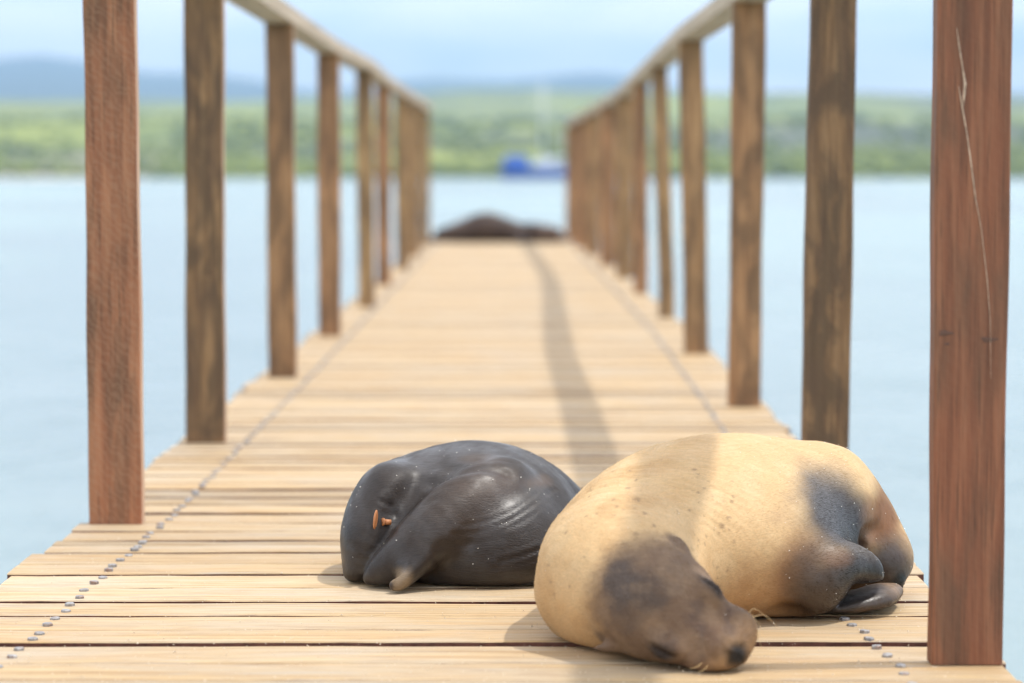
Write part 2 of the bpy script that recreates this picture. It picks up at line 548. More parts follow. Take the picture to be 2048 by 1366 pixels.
# plank boundaries: y of each joint, gap half widths
bounds = [(2.834, .003), (2.934, .003), (3.056, .0155), (3.152, .003), (3.251, .003), (3.357, .013), (3.474, .0045), (3.590, .0095),
          (3.688, .004), (3.803, .007), (3.876, .003), (3.929, .007), (4.03, .007), (4.13, .005)]
y = 2.834
while y > 1.25:
    y -= random.uniform(.095, .12)
    bounds.insert(0, (y, random.choice([.002, .003, .006])))
y = 4.13
while y < 20.6:
    y += random.uniform(.09, .122)
    bounds.append((y, random.choice([.006, .009, .013, .017])))

THICK = 0.034
def plank_mesh(xa, xb, w0, w1, nseg, seed, near):
    """plank centred on y=0, from xa to xb, wavy sawn edges"""
    rs = np.random.RandomState(seed)
    t = np.linspace(0, 1, nseg + 1)
    amp = 0.0022 if near else 0.001
    def wob():
        a = np.zeros_like(t)
        for f in (1.5, 3.7, 8.3, 17.0):
            a += np.sin(t * f * 6.28 * .7 + rs.uniform(0, 6.28)) * rs.uniform(.3, 1) / (f ** .5)
        return a * amp
    e0, e1, zt = wob(), wob(), wob() * .35
    V, F = [], []
    bev = 0.0016
    for i in range(nseg + 1):
        x = xa + (xb - xa) * t[i]
        a = -w0 + e0[i]; b = w1 + e1[i]
        z = zt[i]
        for (yy, zz) in ((a, -THICK), (a, z - bev), (a + bev, z), (a + (b - a) * .5, z + .0006), (b - bev, z), (b, z - bev), (b, -THICK)):
            V.append((x, yy, zz))
    n = 7
    for i in range(nseg):
        for j in range(n):
            k = (j + 1) % n
            F.append((i * n + j, i * n + k, (i + 1) * n + k, (i + 1) * n + j))
    F.append(tuple(reversed([j for j in range(n)])))
    F.append(tuple(nseg * n + j for j in range(n)))
    F = [tuple(reversed(f)) for f in F]
    me = bpy.data.meshes.new("plank")
    me.from_pydata(V, [], F); me.update()
    me.materials.append(PLANK)
    me.materials.append(PLANK_EDGE)
    mi = [0] * len(me.polygons)
    for q in range(nseg):
        for j in (0, 5, 6):
            mi[q * 7 + j] = 1
    me.polygons.foreach_set('material_index', mi)
    return me

# hexagonal bolt head, shared
def bolt_mesh():
    V, F = [], []
    rings = [(.0067, 0.0), (.0067, .0040), (.0057, .0050)]
    for r, z in rings:
        for k in range(6):
            a = math.pi / 3 * k
            V.append((r * math.cos(a), r * math.sin(a), z))
    for i in range(2):
        for k in range(6):
            F.append((i * 6 + k, i * 6 + (k + 1) % 6, (i + 1) * 6 + (k + 1) % 6, (i + 1) * 6 + k))
    F.append(tuple(12 + k for k in range(6)))
    me = bpy.data.meshes.new("bolt")
    me.from_pydata(V, [], F); me.update(); me.materials.append(BOLT)
    return me
BOLT_ME = bolt_mesh()
far_bolts = []
def bolt_x(y):
    # inner lines of the bolts left and right
    return (interp(y, [2.9, 4.2, 8, 20], [-.595, -.566, -.555, -.55]), interp(y, [2.9, 3.25, 6.2, 9, 20], [.462, .44, .50, .53, .50]))

nb = 0
for i in range(len(bounds) - 1):
    (ya, ga), (yb, gb) = bounds[i], bounds[i + 1]
    yc = (ya + yb) / 2
    w0 = yc - ya - ga; w1 = yb - gb - yc
    near = 2.5 < yc < 6.5
    xa = edge_l(yc) + random.uniform(-.010, .010)
    xb = edge_r(yc) + random.uniform(-.008, .008)
    me = plank_mesh(xa, xb, w0, w1, 30 if near else 6, i, near)
    o = bpy.data.objects.new("plank", me)
    o.location = Vector((0, yc, deck_z(yc) + random.uniform(-.0006, .0006))) - J
    o.rotation_euler = (random.uniform(-.004, .004), 0, random.uniform(-.0018, .0018))
    link(o, jetty)
    for side in (0, 1):
        for f in (-.26, .24):
            bx = bolt_x(yc)[side] + random.uniform(-.0035, .0035)
            by = f * (w0 + w1) + random.uniform(-.004, .004)
            if 2.6 < yc < 10.2 and nb < 300:
                b = bpy.data.objects.new("bolt", BOLT_ME)
                b.location = (bx, by, random.uniform(-.0022, -.0002))
                b.rotation_euler = (random.uniform(-.07, .07), random.uniform(-.09, .09), random.uniform(0, 1.05))
                link(b, o)
                nb += 1
            else:
                far_bolts.append((bx, yc + by - J.y, deck_z(yc)))
V, F = [], []
src_v = [v.co.copy() for v in BOLT_ME.vertices]
src_f = [tuple(p.vertices) for p in BOLT_ME.polygons]
for p in far_bolts:
    b = len(V)
    V += [(p[0] + q.x, p[1] + q.y, p[2] + q.z) for q in src_v]
    F += [tuple(k + b for k in f) for f in src_f]
fb = mesh_obj("bolt_heads", V, F, BOLT, jetty)
fb["kind"] = "stuff"

# stringers and piles under the deck
for x in (-.56, -.05, .48):
    box("beam", (x, 11.0 - 3, -.115), (.07, 19.6, .15), BEAM, jetty, .004)
for yy in (1.6, 5.2, 8.8, 12.4, 16.0, 19.8):
    box("cross_beam", (-.05, yy - 3, -.26), (1.24, .09, .13), BEAM, jetty, .004)
    for x in (-.52, .44):
        cyl("pile", (x, yy - 3, -3.2), (x, yy - 3, -.328), .085, .075, BEAM, jetty, 12)

# ------------------------------------------------------------------ railings
PW = 0.085
def post_obj(parent, org, xl, y, ztop, lean, width, depth, red, seed, z0, saw=0.0, stain=.5, bright=1.0):
    """sawn timber post: xl = x of its left face at the deck"""
    rs = np.random.RandomState(seed)
    n = 26
    V, F = [], []
    bv = .0022
    prof = [(0, bv), (bv, 0), (width - bv, 0), (width, bv), (width, depth - bv), (width - bv, depth), (bv, depth), (0, depth - bv)]
    ph = rs.uniform(0, 6.28, 6)
    for i in range(n + 1):
        t = i / n
        z = z0 + (ztop - z0) * t
        w1 = .0012 * math.sin(t * 7 + ph[0]) + .0006 * math.sin(t * 23 + ph[1])
        w2 = .0012 * math.sin(t * 6 + ph[2]) + .0006 * math.sin(t * 19 + ph[3])
        for (px, py) in prof:
            V.append((px - width / 2 + lean * t + (w1 if px < width / 2 else w2), py, z - z0))
    m = len(prof)
    for i in range(n):
        for j in range(m):
            k = (j + 1) % m
            F.append((i * m + j, i * m + k, (i + 1) * m + k, (i + 1) * m + j))
    F.append(tuple(reversed(range(m)))); F.append(tuple(n * m + j for j in range(m)))
    me = bpy.data.meshes.new("post")
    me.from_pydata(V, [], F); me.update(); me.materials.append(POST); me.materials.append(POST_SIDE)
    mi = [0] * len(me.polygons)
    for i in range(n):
        mi[i * m + 3] = 1  # right side face takes the painted sunlit tone
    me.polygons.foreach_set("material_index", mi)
    o = bpy.data.objects.new("post", me)
    o.location = Vector((xl + width / 2, y, z0)) - org
    o.color = (red, saw, stain, bright)
    return link(o, parent)

def rail_mesh(name, pts, w, h, parent, org):
    V, F = [], []
    for p in pts:
        x, yv, z = p
        V += [(x - w / 2 - org.x, yv - org.y, z - org.z), (x + w / 2 - org.x, yv - org.y, z - org.z),
              (x + w / 2 - org.x, yv - org.y, z + h - org.z), (x - w / 2 - org.x, yv - org.y, z + h - org.z)]
    for i in range(len(pts) - 1):
        for j in range(4):
            k = (j + 1) % 4
            F.append((i * 4 + j, i * 4 + k, (i + 1) * 4 + k, (i + 1) * 4 + j))
    F.append((3, 2, 1, 0)); e = 4 * (len(pts) - 1); F.append((e, e + 1, e + 2, e + 3))
    o = mesh_obj(name, V, F, RAIL, parent)
    return o

DEP = .036
# x of left face, y of front face, height of top, lean of the top, width, redness
left_posts = [(-.690, 2.55, 1.0, 0, .086, .6), (-.6895, 4.105, 1.0, -.002, .086, .85), (-.690, 5.36, 1.0, .003, .083, .15), (-.674, 7.05, 1.0, -.002, .079, .25),
              (-.664, 8.80, 1.0, .0, .079, .35), (-.630, 10.6, 1.015, -.006, .070, .0), (-.655, 12.6, 1.02, .0, .072, .45),
              (-.645, 14.6, 1.03, -.004, .075, .05), (-.655, 16.7, 1.05, .0, .075, .1), (-.652, 18.9, 1.065, .0, .075, .0)]
right_posts = [(.470, 1.35, 1.0, 0, .086, .6), (.501, 2.915, 1.0, -.001, .0855, 1.0), (.542, 4.56, 1.0, .012, .084, .2), (.5515, 6.18, 1.0, .006, .080, .3),
               (.568, 7.95, 1.0, -.022, .077, .15), (.607, 9.90, 1.0, -.034, .062, .05), (.598, 11.7, 1.0, -.006, .066, .4),
               (.590, 13.4, .99, -.004, .092, .1), (.565, 15.1, .985, 0, .095, .4), (.535, 16.9,   .98, 0, .095, .2), (.505, 18.6, .975, .0, .095, .4), (.478, 20.2, .97, 0, .095, .3)]
def railing(posts, label, org, seed0):
    t = empty("railing", org)
    o = Vector(org)
    objs = []
    for i, (xl, yv, zt, ln, w, rd) in enumerate(posts):
        objs.append(post_obj(t, o, xl, yv, zt + deck_z(yv) * 0, ln, w, DEP, rd, seed0 + i, deck_z(yv) + .001, 1.0 if (i == 1 and xl < 0) else .12, (.15 if i == 1 else .7 if i < 3 else .5 if i < 4 else .35), ((.92 if xl < 0 else .66) if i == 1 else (.80 if xl < 0 else .70) if i == 2 else 1.08 if i == 3 else 1.2 if i == 4 else 1.3)))
    # one handrail board along the post tops, slightly bent at every post
    pts = []
    for (xl, yv, zt, ln, w, rd) in posts:
        pts.append((xl + ln + w / 2, yv + DEP / 2, zt + .001))
    a, b = pts[0], pts[1]
    pts.insert(0, (a[0], a[1] - .5, a[2]))
    e = pts[-1]
    pts.append((e[0], e[1] + .3, e[2]))
    # denser points with a light sag between the posts
    dense = []
    for p, q in zip(pts[:-1], pts[1:]):
        for k in range(5):
            u = k / 5
            dense.append((p[0] + (q[0] - p[0]) * u, p[1] + (q[1] - p[1]) * u, p[2] + (q[2] - p[2]) * u))
    dense.append(pts[-1])
    rail_mesh("handrail", dense, .084, .042, t, o)
    tag(t, label, "railing")
    return t, objs
rail_l, posts_l = railing(left_posts, "wooden railing of upright posts along the left edge of the jetty", (-.65, 3, 0), 100)
rail_r, posts_r = railing(right_posts, "wooden railing of upright posts along the right edge of the jetty", (.58, 3, 0), 200)

# ------------------------------------------------------------------ sea lions: implicit surfaces, meshed with surface nets
def nrm(v):
    v = np.asarray(v, float)
    return v / np.linalg.norm(v)
def smin(a, b, k):
    h = np.maximum(k - np.abs(a - b), 0) / k
    return np.minimum(a, b) - h * h * k * 0.25
def smax(a, b, k):
    return -smin(-a, -b, k)
def ell(P, c, r, fr=None):
    q = P - np.asarray(c)
    if fr is not None:
        q = q @ np.asarray(fr).T          # rows of fr are the local axes
    r = np.asarray(r)
    k0 = np.sqrt(((q / r) ** 2).sum(-1))
    k1 = np.sqrt(((q / (r * r)) ** 2).sum(-1)) + 1e-9
    return k0 * (k0 - 1) / k1
def frame(f, up=(0, 0, 1)):
    f = nrm(f)
    s = nrm(np.cross(f, up))
    return np.array([f, s, np.cross(s, f)])
def spline(pts, n):
    pts = np.asarray(pts, float)
    p = np.vstack([2 * pts[0] - pts[1], pts, 2 * pts[-1] - pts[-2]])
    out = []
    m = len(pts) - 1
    for i in range(m):
        a, b, c, d = p[i], p[i + 1], p[i + 2], p[i + 3]
        for k in range(n):
            t = k / n
            out.append(.5 * ((2 * b) + (-a + c) * t + (2 * a - 5 * b + 4 * c - d) * t * t + (-a + 3 * b - 3 * c + d) * t ** 3))
    out.append(pts[-1])
    return np.array(out)
def tube(P, pts, n=4, sc=(1, 1, 1)):
    """pts rows: x y z r, swept round cone; sc stretches space before measuring"""
    sc = np.asarray(sc, float)
    S = spline(pts, n)
    X = P * sc
    best = None
    for a, b in zip(S[:-1], S[1:]):
        A, B = a[:3] * sc, b[:3] * sc
        ba = B - A
        t = np.clip(((X - A) @ ba) / (ba @ ba + 1e-12), 0, 1)
        d = np.sqrt((((X - A) - t[..., None] * ba) ** 2).sum(-1)) - (a[3] + (b[3] - a[3]) * t)
        best = d if best is None else np.minimum(best, d)
    return best / sc.max()
def groove(d, P, pts, k, n=4, sc=(1, 1, 1)):
    return smax(d, -tube(P, pts, n, sc), k)

def surface_nets(fn, lo, hi, h):
    lo = np.asarray(lo, float); hi = np.asarray(hi, float)
    n = np.ceil((hi - lo) / h).astype(int) + 1
    # evaluate only blocks near the surface
    B = 8
    nb_ = np.ceil(n / B).astype(int)
    bc = np.stack(np.meshgrid(*[np.arange(k) for k in nb_], indexing='ij'), -1).reshape(-1, 3)
    cen = fn(lo + h * (bc * B + (B - 1) / 2.0))
    near = np.abs(cen) < h * B * 1.25
    val = np.full(nb_ * B, 1.0, np.float32)
    V6 = val.reshape(nb_[0], B, nb_[1], B, nb_[2], B)
    V6[bc[:, 0], :, bc[:, 1], :, bc[:, 2], :] = np.where(cen < 0, -1.0, 1.0)[:, None, None, None]
    off = np.stack(np.meshgrid(np.arange(B), np.arange(B), np.arange(B), indexing='ij'), -1).reshape(-1, 3)
    act_b = bc[near]
    for s0 in range(0, len(act_b), 200):
        bb = act_b[s0:s0 + 200]
        P = lo + h * (bb[:, None, :] * B + off[None, :, :])
        V6[bb[:, 0], :, bb[:, 1], :, bb[:, 2], :] = fn(P.reshape(-1, 3)).reshape(len(bb), B, B, B)
    n = nb_ * B
    neg = val < 0
    cs = [(a, b, c) for a in (0, 1) for b in (0, 1) for c in (0, 1)]
    def sl(arr, c):
        return arr[c[0]:n[0] - 1 + c[0], c[1]:n[1] - 1 + c[1], c[2]:n[2] - 1 + c[2]]
    cnt = sum(sl(neg, c).astype(np.int8) for c in cs)
    act = (cnt > 0) & (cnt < 8)
    idx = -np.ones(act.shape, int)
    cells = np.argwhere(act)
    idx[act] = np.arange(len(cells))
    acc = np.zeros((len(cells), 3)); num = np.zeros(len(cells))
    I = cells
    for c in cs:
        for d in range(3):
            if c[d] == 0:
                e = list(c); e[d] = 1
                va = val[I[:, 0] + c[0], I[:, 1] + c[1], I[:, 2] + c[2]]
                vb = val[I[:, 0] + e[0], I[:, 1] + e[1], I[:, 2] + e[2]]
                m = (va < 0) != (vb < 0)
                t = np.where(m, va / np.where(m, va - vb, 1), 0)
                p = np.array(c, float)[None, :].repeat(len(I), 0)
                p[:, d] += t
                acc[m] += p[m]; num[m] += 1
    V = lo + h * (cells + acc / num[:, None])
    F = []
    for d in range(3):
        u, w = (d + 1) % 3, (d + 2) % 3
        a = [slice(None)] * 3; b = [slice(None)] * 3
        a[d] = slice(0, n[d] - 1); b[d] = slice(1, n[d])
        ch = neg[tuple(a)] != neg[tuple(b)]
        E = np.argwhere(ch)
        ok = (E[:, u] > 0) & (E[:, u] < n[u] - 1) & (E[:, w] > 0) & (E[:, w] < n[w] - 1)
        E = E[ok]
        fl = neg[tuple(a)][E[:, 0], E[:, 1], E[:, 2]]
        q = []
        for (du, dw) in ((-1, -1), (0, -1), (0, 0), (-1, 0)):
            e = E.copy(); e[:, u] += du; e[:, w] += dw
            q.append(idx[e[:, 0], e[:, 1], e[:, 2]])
        q = np.stack(q, 1)
        q[~fl] = q[~fl][:, ::-1]
        F.append(q)
    F = np.vstack(F)
    F = F[(F >= 0).all(1)]
    # pull the vertices onto the surface
    for it in range(2):
        e = h * .3
        g = np.stack([(fn(V + np.eye(3)[i] * e) - fn(V - np.eye(3)[i] * e)) / (2 * e) for i in range(3)], -1)
        g2 = (g ** 2).sum(-1) + 1e-6
        st = (fn(V) / g2)[:, None] * g
        ln = np.sqrt((st ** 2).sum(-1, keepdims=True)) + 1e-12
        V = V - st * np.minimum(1, h * .8 / ln)
    nv = g / (np.sqrt((g ** 2).sum(-1, keepdims=True)) + 1e-9)
    return V, F, nv

def lap_smooth(V, F, it=2, lam=.5):
    for _ in range(it):
        s = np.zeros_like(V); c = np.zeros(len(V))
        for k in range(4):
            a, b = F[:, k], F[:, (k + 1) % 4]
            np.add.at(s, a, V[b]); np.add.at(c, a, 1)
            np.add.at(s, b, V[a]); np.add.at(c, b, 1)
        V = V + lam * (s / c[:, None] - V)
    return V

def body_mesh(name, V, F, colour, mat, parent, org, gloss=None):
    me = bpy.data.meshes.new(name)
    me.from_pydata((V - np.asarray(org)).tolist(), [], F.tolist())
    me.update()
    me.polygons.foreach_set("use_smooth", [True] * len(me.polygons))
    at = me.attributes.new("coat", 'FLOAT_COLOR', 'POINT')
    at.data.foreach_set("color", np.hstack([colour, np.ones((len(V), 1))]).astype(np.float32).ravel())
    if gloss is not None:
        ga = me.attributes.new('gloss', 'FLOAT', 'POINT')
        ga.data.foreach_set('value', gloss.astype(np.float32))
    me.materials.append(mat)
    return link(bpy.data.objects.new(name, me), parent)

def mesh_normals(V, F):
    fn = np.cross(V[F[:, 2]] - V[F[:, 0]], V[F[:, 3]] - V[F[:, 1]])
    N = np.zeros_like(V)
    for k in range(4):
        np.add.at(N, F[:, k], fn)
    return N / (np.sqrt((N ** 2).sum(-1, keepdims=True)) + 1e-12)

def fur_strands(V, F, N, col, path, n, length, width, lift, seed, mat, parent, org, zmin=.01, ext=None):
    """short hairs lying along the body, one sliver of geometry each"""
    rs = np.random.RandomState(seed)
    N = mesh_normals(V, F)
    f = F[rs.randint(0, len(F), n)]
    u, w = rs.rand(n, 1), rs.rand(n, 1)
    def bl(A):
        return (A[f[:, 0]] * (1 - u) + A[f[:, 1]] * u) * (1 - w) + (A[f[:, 3]] * (1 - u) + A[f[:, 2]] * u) * w
    p, nn, c = bl(V), bl(N), bl(col)
    nn /= np.sqrt((nn ** 2).sum(-1, keepdims=True)) + 1e-9
    keep = p[:, 2] > zmin
    p, nn, c = p[keep], nn[keep], c[keep]
    S = spline(path, 6)
    mid = (S[1:] + S[:-1]) / 2; tg = S[1:] - S[:-1]
    k = np.argmin(((p[:, None, :] - mid[None]) ** 2).sum(-1), 1)
    fl = tg[k] / np.linalg.norm(tg[k], axis=1, keepdims=True)
    fl = fl + rs.normal(size=fl.shape) * .16 + np.array([0, 0, -.25])
    fl = fl - nn * (fl * nn).sum(-1, keepdims=True)
    fl /= np.sqrt((fl ** 2).sum(-1, keepdims=True)) + 1e-9
    sd = np.cross(nn, fl)
    m = len(p)
    L_ = length * rs.uniform(.6, 1.3, (m, 1))
    W_ = width * rs.uniform(.7, 1.3, (m, 1))
    b = p - nn * .0004
    X = np.empty((m, 3, 3))
    X[:, 0] = b - sd * W_; X[:, 1] = b + sd * W_
    X[:, 2] = b + fl * L_ + nn * L_ * lift * rs.uniform(.5, 1.6, (m, 1))
    me = bpy.data.meshes.new("fur")
    me.vertices.add(m * 3); me.loops.add(m * 3); me.polygons.add(m)
    me.vertices.foreach_set("co", (X.reshape(-1, 3) - np.asarray(org)).ravel())
    me.loops.foreach_set("vertex_index", np.arange(m * 3, dtype=np.int32))
    me.polygons.foreach_set("loop_start", np.arange(0, m * 3, 3, dtype=np.int32))
    me.polygons.foreach_set("loop_total", np.full(m, 3, dtype=np.int32))
    me.update(calc_edges=True)
    cc = c * rs.uniform(.68, 1.28, (m, 1))
    at = me.attributes.new("coat", 'FLOAT_COLOR', 'POINT')
    at.data.foreach_set("color", np.hstack([np.repeat(cc, 3, 0), np.ones((m * 3, 1))]).astype(np.float32).ravel())
    me.materials.append(mat)
    o = link(bpy.data.objects.new("fur", me), parent)
    o["kind"] = "stuff"
    return o
def mat_hair(name, rough, spec):
    M = Mat(name)
    at = M.n("ShaderNodeAttribute", attribute_name="coat").outputs["Color"]
    return M.out(Base_Color=at, Roughness=rough, Specular_IOR_Level=spec)

GRAIN = None
def sand_specks(V, F, N, n, size, seed, parent, org, keep):
    """single grains of sand stuck to the coat"""
    global GRAIN
    if GRAIN is None:
        GRAIN = mat_flat("white_sand_grain", (0.80, 0.76, 0.68), 0.6)
    rs = np.random.RandomState(seed)
    i = rs.permutation(len(V))
    i = i[keep(V[i])][:n]
    X, T = [], []
    for j in i:
        r = size * rs.uniform(.6, 1.5)
        b = len(X)
        for d in ((1, 0, 0), (-.5, .87, 0), (-.5, -.87, 0), (0, 0, 1)):
            X.append(V[j] + N[j] * .0012 + (np.array(d) + rs.uniform(-.3, .3, 3)) * r - np.asarray(org))
        T += [(b, b + 1, b + 3), (b + 1, b + 2, b + 3), (b + 2, b, b + 3), (b, b + 2, b + 1)]
    o = mesh_obj("sand_specks", X, T, GRAIN, parent)
    o["kind"] = "stuff"
    return o

def sstep(a, b, x):
    t = np.clip((x - a) / (b - a), 0, 1)
    return t * t * (3 - 2 * t)
def vnoise(P, s, seed):
    """cheap smooth noise, about -1..1"""
    rs = np.random.RandomState(seed)
    out = np.zeros(len(P))
    amp = 1.0; tot = 0
    for o in range(4):
        for k in range(4):
            w = rs.normal(size=3); w /= np.linalg.norm(w)
            out += amp * np.sin(P @ w * s * 6.28 + rs.uniform(0, 6.28)) * .5
        tot += amp
        amp *= .55; s *= 1.9
    return out / tot
def blend(col, m, c):
    m = np.clip(m, 0, 1)[:, None]
    return col * (1 - m) + np.asarray(c) * m
def blob(V, c, r, soft=.5, nz=0, wob=.25):
    """1 inside an ellipsoid region of the coat, soft ragged border"""
    q = np.sqrt((((V - np.asarray(c)) / np.asarray(r)) ** 2).sum(-1)) + nz * wob
    return 1 - sstep(1 - soft, 1 + soft, q)

def px(x, y, d):
    """place seen at (x, y) in the photograph at distance d along the jetty"""
    return np.array([(x - 1013) * d / 5000, d, .578 - (y - 349) * d / 5000])
def shift_to(o, dx, dy):
    o.location.x += dx
    o.location.y += dy

FAST_VOX = 1.0
# ================= tan sea lion =================
HC = np.array([.187, 2.982, .066])
hf = nrm((.67, -.67, -.33))
hs = np.array([.65, .29, .70]); hs = nrm(hs - hf * (hs @ hf))
hs = nrm(hs + .06 * np.cross(hf, hs))
hn = np.cross(hf, hs)
HF = np.array([hf, hs, hn])
def hp(f, s, n):
    return HC + f * hf + s * hs + n * hn

TAN_BODY = [(.150, 3.11, .070, .103), (.172, 3.20, .090, .114), (.240, 3.33, .103, .126), (.320, 3.42, .107, .131), (.405, 3.48, .099, .114),
            (.470, 3.50, .077, .084), (.512, 3.48, .054, .047)]
def tan_sdf(P):
    body = tube(P, TAN_BODY, 5, (1, 1, 1.12))
    belly = ell(P, (.29, 3.335, .085), (.165, .15, .095))
    d = smin(body, belly, .08)
    # folded hip above the tail end
    hip = ell(P, px(1672, 1030, 3.46), (.055, .09, .085))
    d = smin(d, hip, .06)
    tail = tube(P, [(*px(1735, 1085, 3.47), .050), (*px(1775, 1112, 3.44), .042), (*px(1790, 1140, 3.42), .024)], 4)
    d = smin(d, tail, .028)
    d = smin(d, ell(P, px(1808, 1160, 3.415), (.008, .012, .014)), .008)
    # crease between the hip and the tail end
    d = groove(d, P, [(*px(1728, 1090, 3.38), .006), (*px(1742, 1072, 3.37), .008), (*px(1770, 1058, 3.39), .004)], .02)
    # fore flipper folded against the side
    arm = tube(P, [(*px(1585, 1160, 3.28), .056), (*px(1640, 1152, 3.25), .045), (*px(1690, 1132, 3.25), .028), (*px(1735, 1132, 3.27), .018), (*px(1772, 1150, 3.29), .006)], 4, (1, 1, .95))
    d = smin(d, arm, .022)
    fore = ell(P, px(1718, 1122, 3.27), (.040, .010, .020), frame((1, .1, -.48)))
    d = smin(d, fore, .016)
    # flipper blade lying flat on the deck
    blade = tube(P, [(*px(1655, 1219, 3.275), .010), (*px(1712, 1207, 3.285), .019), (*px(1768, 1191, 3.31), .022), (*px(1798, 1179, 3.35), .014)], 4, (1, .55, 1.35))
    d = smin(d, blade, .006)
    # hollow under the flipper
    d = smax(d, -ell(P, px(1592, 1236, 3.22), (.030, .03, .020)), .012)
    # neck folds into head
    neck = tube(P, [(.150, 3.11, .080, .086), (.168, 3.04, .072, .076), (*HC, .058)], 4)
    d = smin(d, neck, .045)
    # head
    cr = ell(P, hp(.000, 0, -.002), (.085, .069, .056), HF)
    sn = ell(P, hp(.080, 0, -.015), (.050, .042, .034), HF)
    ns = ell(P, hp(.108, 0, -.004), (.022, .021, .021), HF)
    h = smin(cr, sn, .034)
    h = smin(h, ns, .02)
    for s in (-1, 1):
        h = smin(h, ell(P, hp(.098, s * .028, -.016), (.028, .026, .024), HF), .014)     # whisker pads
        h = smin(h, ell(P, hp(.060, s * .039, .020), (.023, .016, .016), HF), .012)      # brow and closed lid
        h = groove(h, P, [(*hp(.048, s * .050, .030), .0026), (*hp(.064, s * .050, .027), .0042), (*hp(.080, s * .045, .021), .0026)], .004, 3)
        h = groove(h, P, [(*hp(.040, s * .034, .049), .0020), (*hp(.056, s * .029, .047), .0034), (*hp(.074, s * .026, .036), .0020)], .012, 3)
        h = groove(h, P, [(*hp(.126, s * .005, .009), .0020), (*hp(.1305, s * .0095, .003), .0036), (*hp(.128, s * .014, -.003), .0020)], .003, 3)
        h = groove(h, P, [(*hp(.124, s * .004, -.028), .002), (*hp(.104, s * .040, -.031), .0030), (*hp(.070, s * .048, -.028), .002)], .005, 3)
    h = groove(h, P, [(*hp(.130, 0, .004), .0012), (*hp(.130, 0, -.012), .0020)], .003, 2)
    d = smin(d, h, .018)
    for s in (-1, 1):
        ear = tube(P, [(*hp(-.006, s * .066, .004), .0075), (*hp(-.018, s * .076, .002), .0058), (*hp(-.034, s * .083, -.003), .0025)], 3, (1, 1, 1))
        d = smin(d, ear, .008)
    d = smax(d, -(P[..., 2] - .0015), .012)     # flattened where it rests on the deck
    return d

tan_org = (.25, 3.3, 0)
V, F, N = surface_nets(tan_sdf, (-.02, 2.80, -.012), (.64, 3.72, .28), .0036 * FAST_VOX)
V = lap_smooth(V, F, 2, .45)
nz = vnoise(V, 14, 3)
nf = vnoise(V, 45, 5)
# soft skin folds running round the back
fold = np.sin((V @ np.array([.12, .70, .70])) * 430 + 3.0 * vnoise(V, 8, 8))
fmask = blob(V, (.17, 3.24, .19), (.13, .16, .09), .5) * sstep(-.5, .5, vnoise(V, 9, 44))
V = V + N * (.0019 * fold * fmask + .0011 * vnoise(V, 12, 9))[:, None] * (V[:, 2:3] > .01)
col = np.tile(np.array([.64, .435, .222]), (len(V), 1))
col = blend(col, sstep(-.1, .8, nz) * .35, (.68, .50, .285))
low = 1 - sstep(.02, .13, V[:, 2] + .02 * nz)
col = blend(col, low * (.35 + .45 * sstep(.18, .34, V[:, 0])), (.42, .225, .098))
col = blend(col, sstep(.0, .8, vnoise(V, 10, 17)) * .5 * (1 - sstep(.18, .30, V[:, 0])), (.50, .30, .13))
dn = vnoise(V, 60, 21)
TAN_DARK = [  # centre, radii, colour, strength
    (px(1640, 1014, 3.36), (.064, .13, .054), (.032, .029, .030), .97),
    (px(1660, 1058, 3.36), (.072, .13, .052), (.032, .029, .030), 1.0),
    (px(1700, 1085, 3.36), (.034, .13, .030), (.032, .029, .030), 1.0),
    (px(1600, 1130, 3.24), (.045, .07, .045), (.26, .135, .07), .75),
    (px(1650, 1165, 3.25), (.050, .09, .058), (.062, .042, .030), .97),
    (px(1715, 1150, 3.27), (.060, .07, .050), (.032, .027, .025), 1.0),
    (px(1680, 1112, 3.23), (.022, .04, .012), (.17, .085, .045), .6),
    (px(1735, 1200, 3.33), (.072, .09, .028), (.022, .021, .023), 1.0),
    (px(1756, 1028, 3.46), (.036, .12, .044), (.23, .105, .046), 1.0),
    (px(1778, 1118, 3.43), (.038, .07, .036), (.060, .042, .034), 1.0),
    (px(1808, 1160, 3.41), (.012, .03, .014), (.015, .013, .013), 1.0),
    (px(1545, 1030, 3.26), (.028, .05, .016), (.34, .21, .12), .5)]
gloss = np.zeros(len(V))
for c, r, cc, st in TAN_DARK:
    m = blob(V, c, r, .42, nz, .10) * st
    col = blend(col, m, cc)
    if max(cc) < .12:
        gloss = np.maximum(gloss, m)

# brown head, dark crown
q = (V - HC) @ HF.T
hd = np.sqrt(((q - np.array([.024, 0, .000])) / np.array([.112, .092, .090])) ** 2 @ np.ones(3))
hm = 1 - sstep(.76, 1.14, hd + .06 * nz + .03 * dn)
# the pale throat and chest stay behind the brown hood
hm = hm * sstep(-.13, -.10, q[:, 2])
earm = np.maximum(blob(q, (-.020, -.076, .001), (.030, .018, .018), .3), blob(q, (-.020, .076, .001), (.030, .018, .018), .3))
hm = np.maximum(hm, earm)
col = blend(col, hm, np.array([.168, .104, .062]))
col = blend(col, hm * (1 - sstep(.5, 1.25, np.sqrt(((q - np.array([.0, -.006, .045])) / np.array([.045, .038, .05])) ** 2 @ np.ones(3)) + .45 * nz)) * .72, (.065, .054, .050))
col = blend(col, hm * sstep(.06, .11, q[:, 0]) * .55 * (.7 + .4 * nz), (.13, .066, .034))
col = blend(col, hm * sstep(.0, .6, vnoise(V, 26, 33)) * .35, (.28, .185, .11))
col = blend(col, hm * sstep(.1, .7, vnoise(V, 34, 37)) * .5 * sstep(.03, .08, q[:, 0]), (.07, .045, .035))
for s in (-1, 1):
    e = blob(q, (.066, s * .049, .026), (.021, .011, .010), .5)
    col = blend(col, e * .92, (.022, .015, .012))
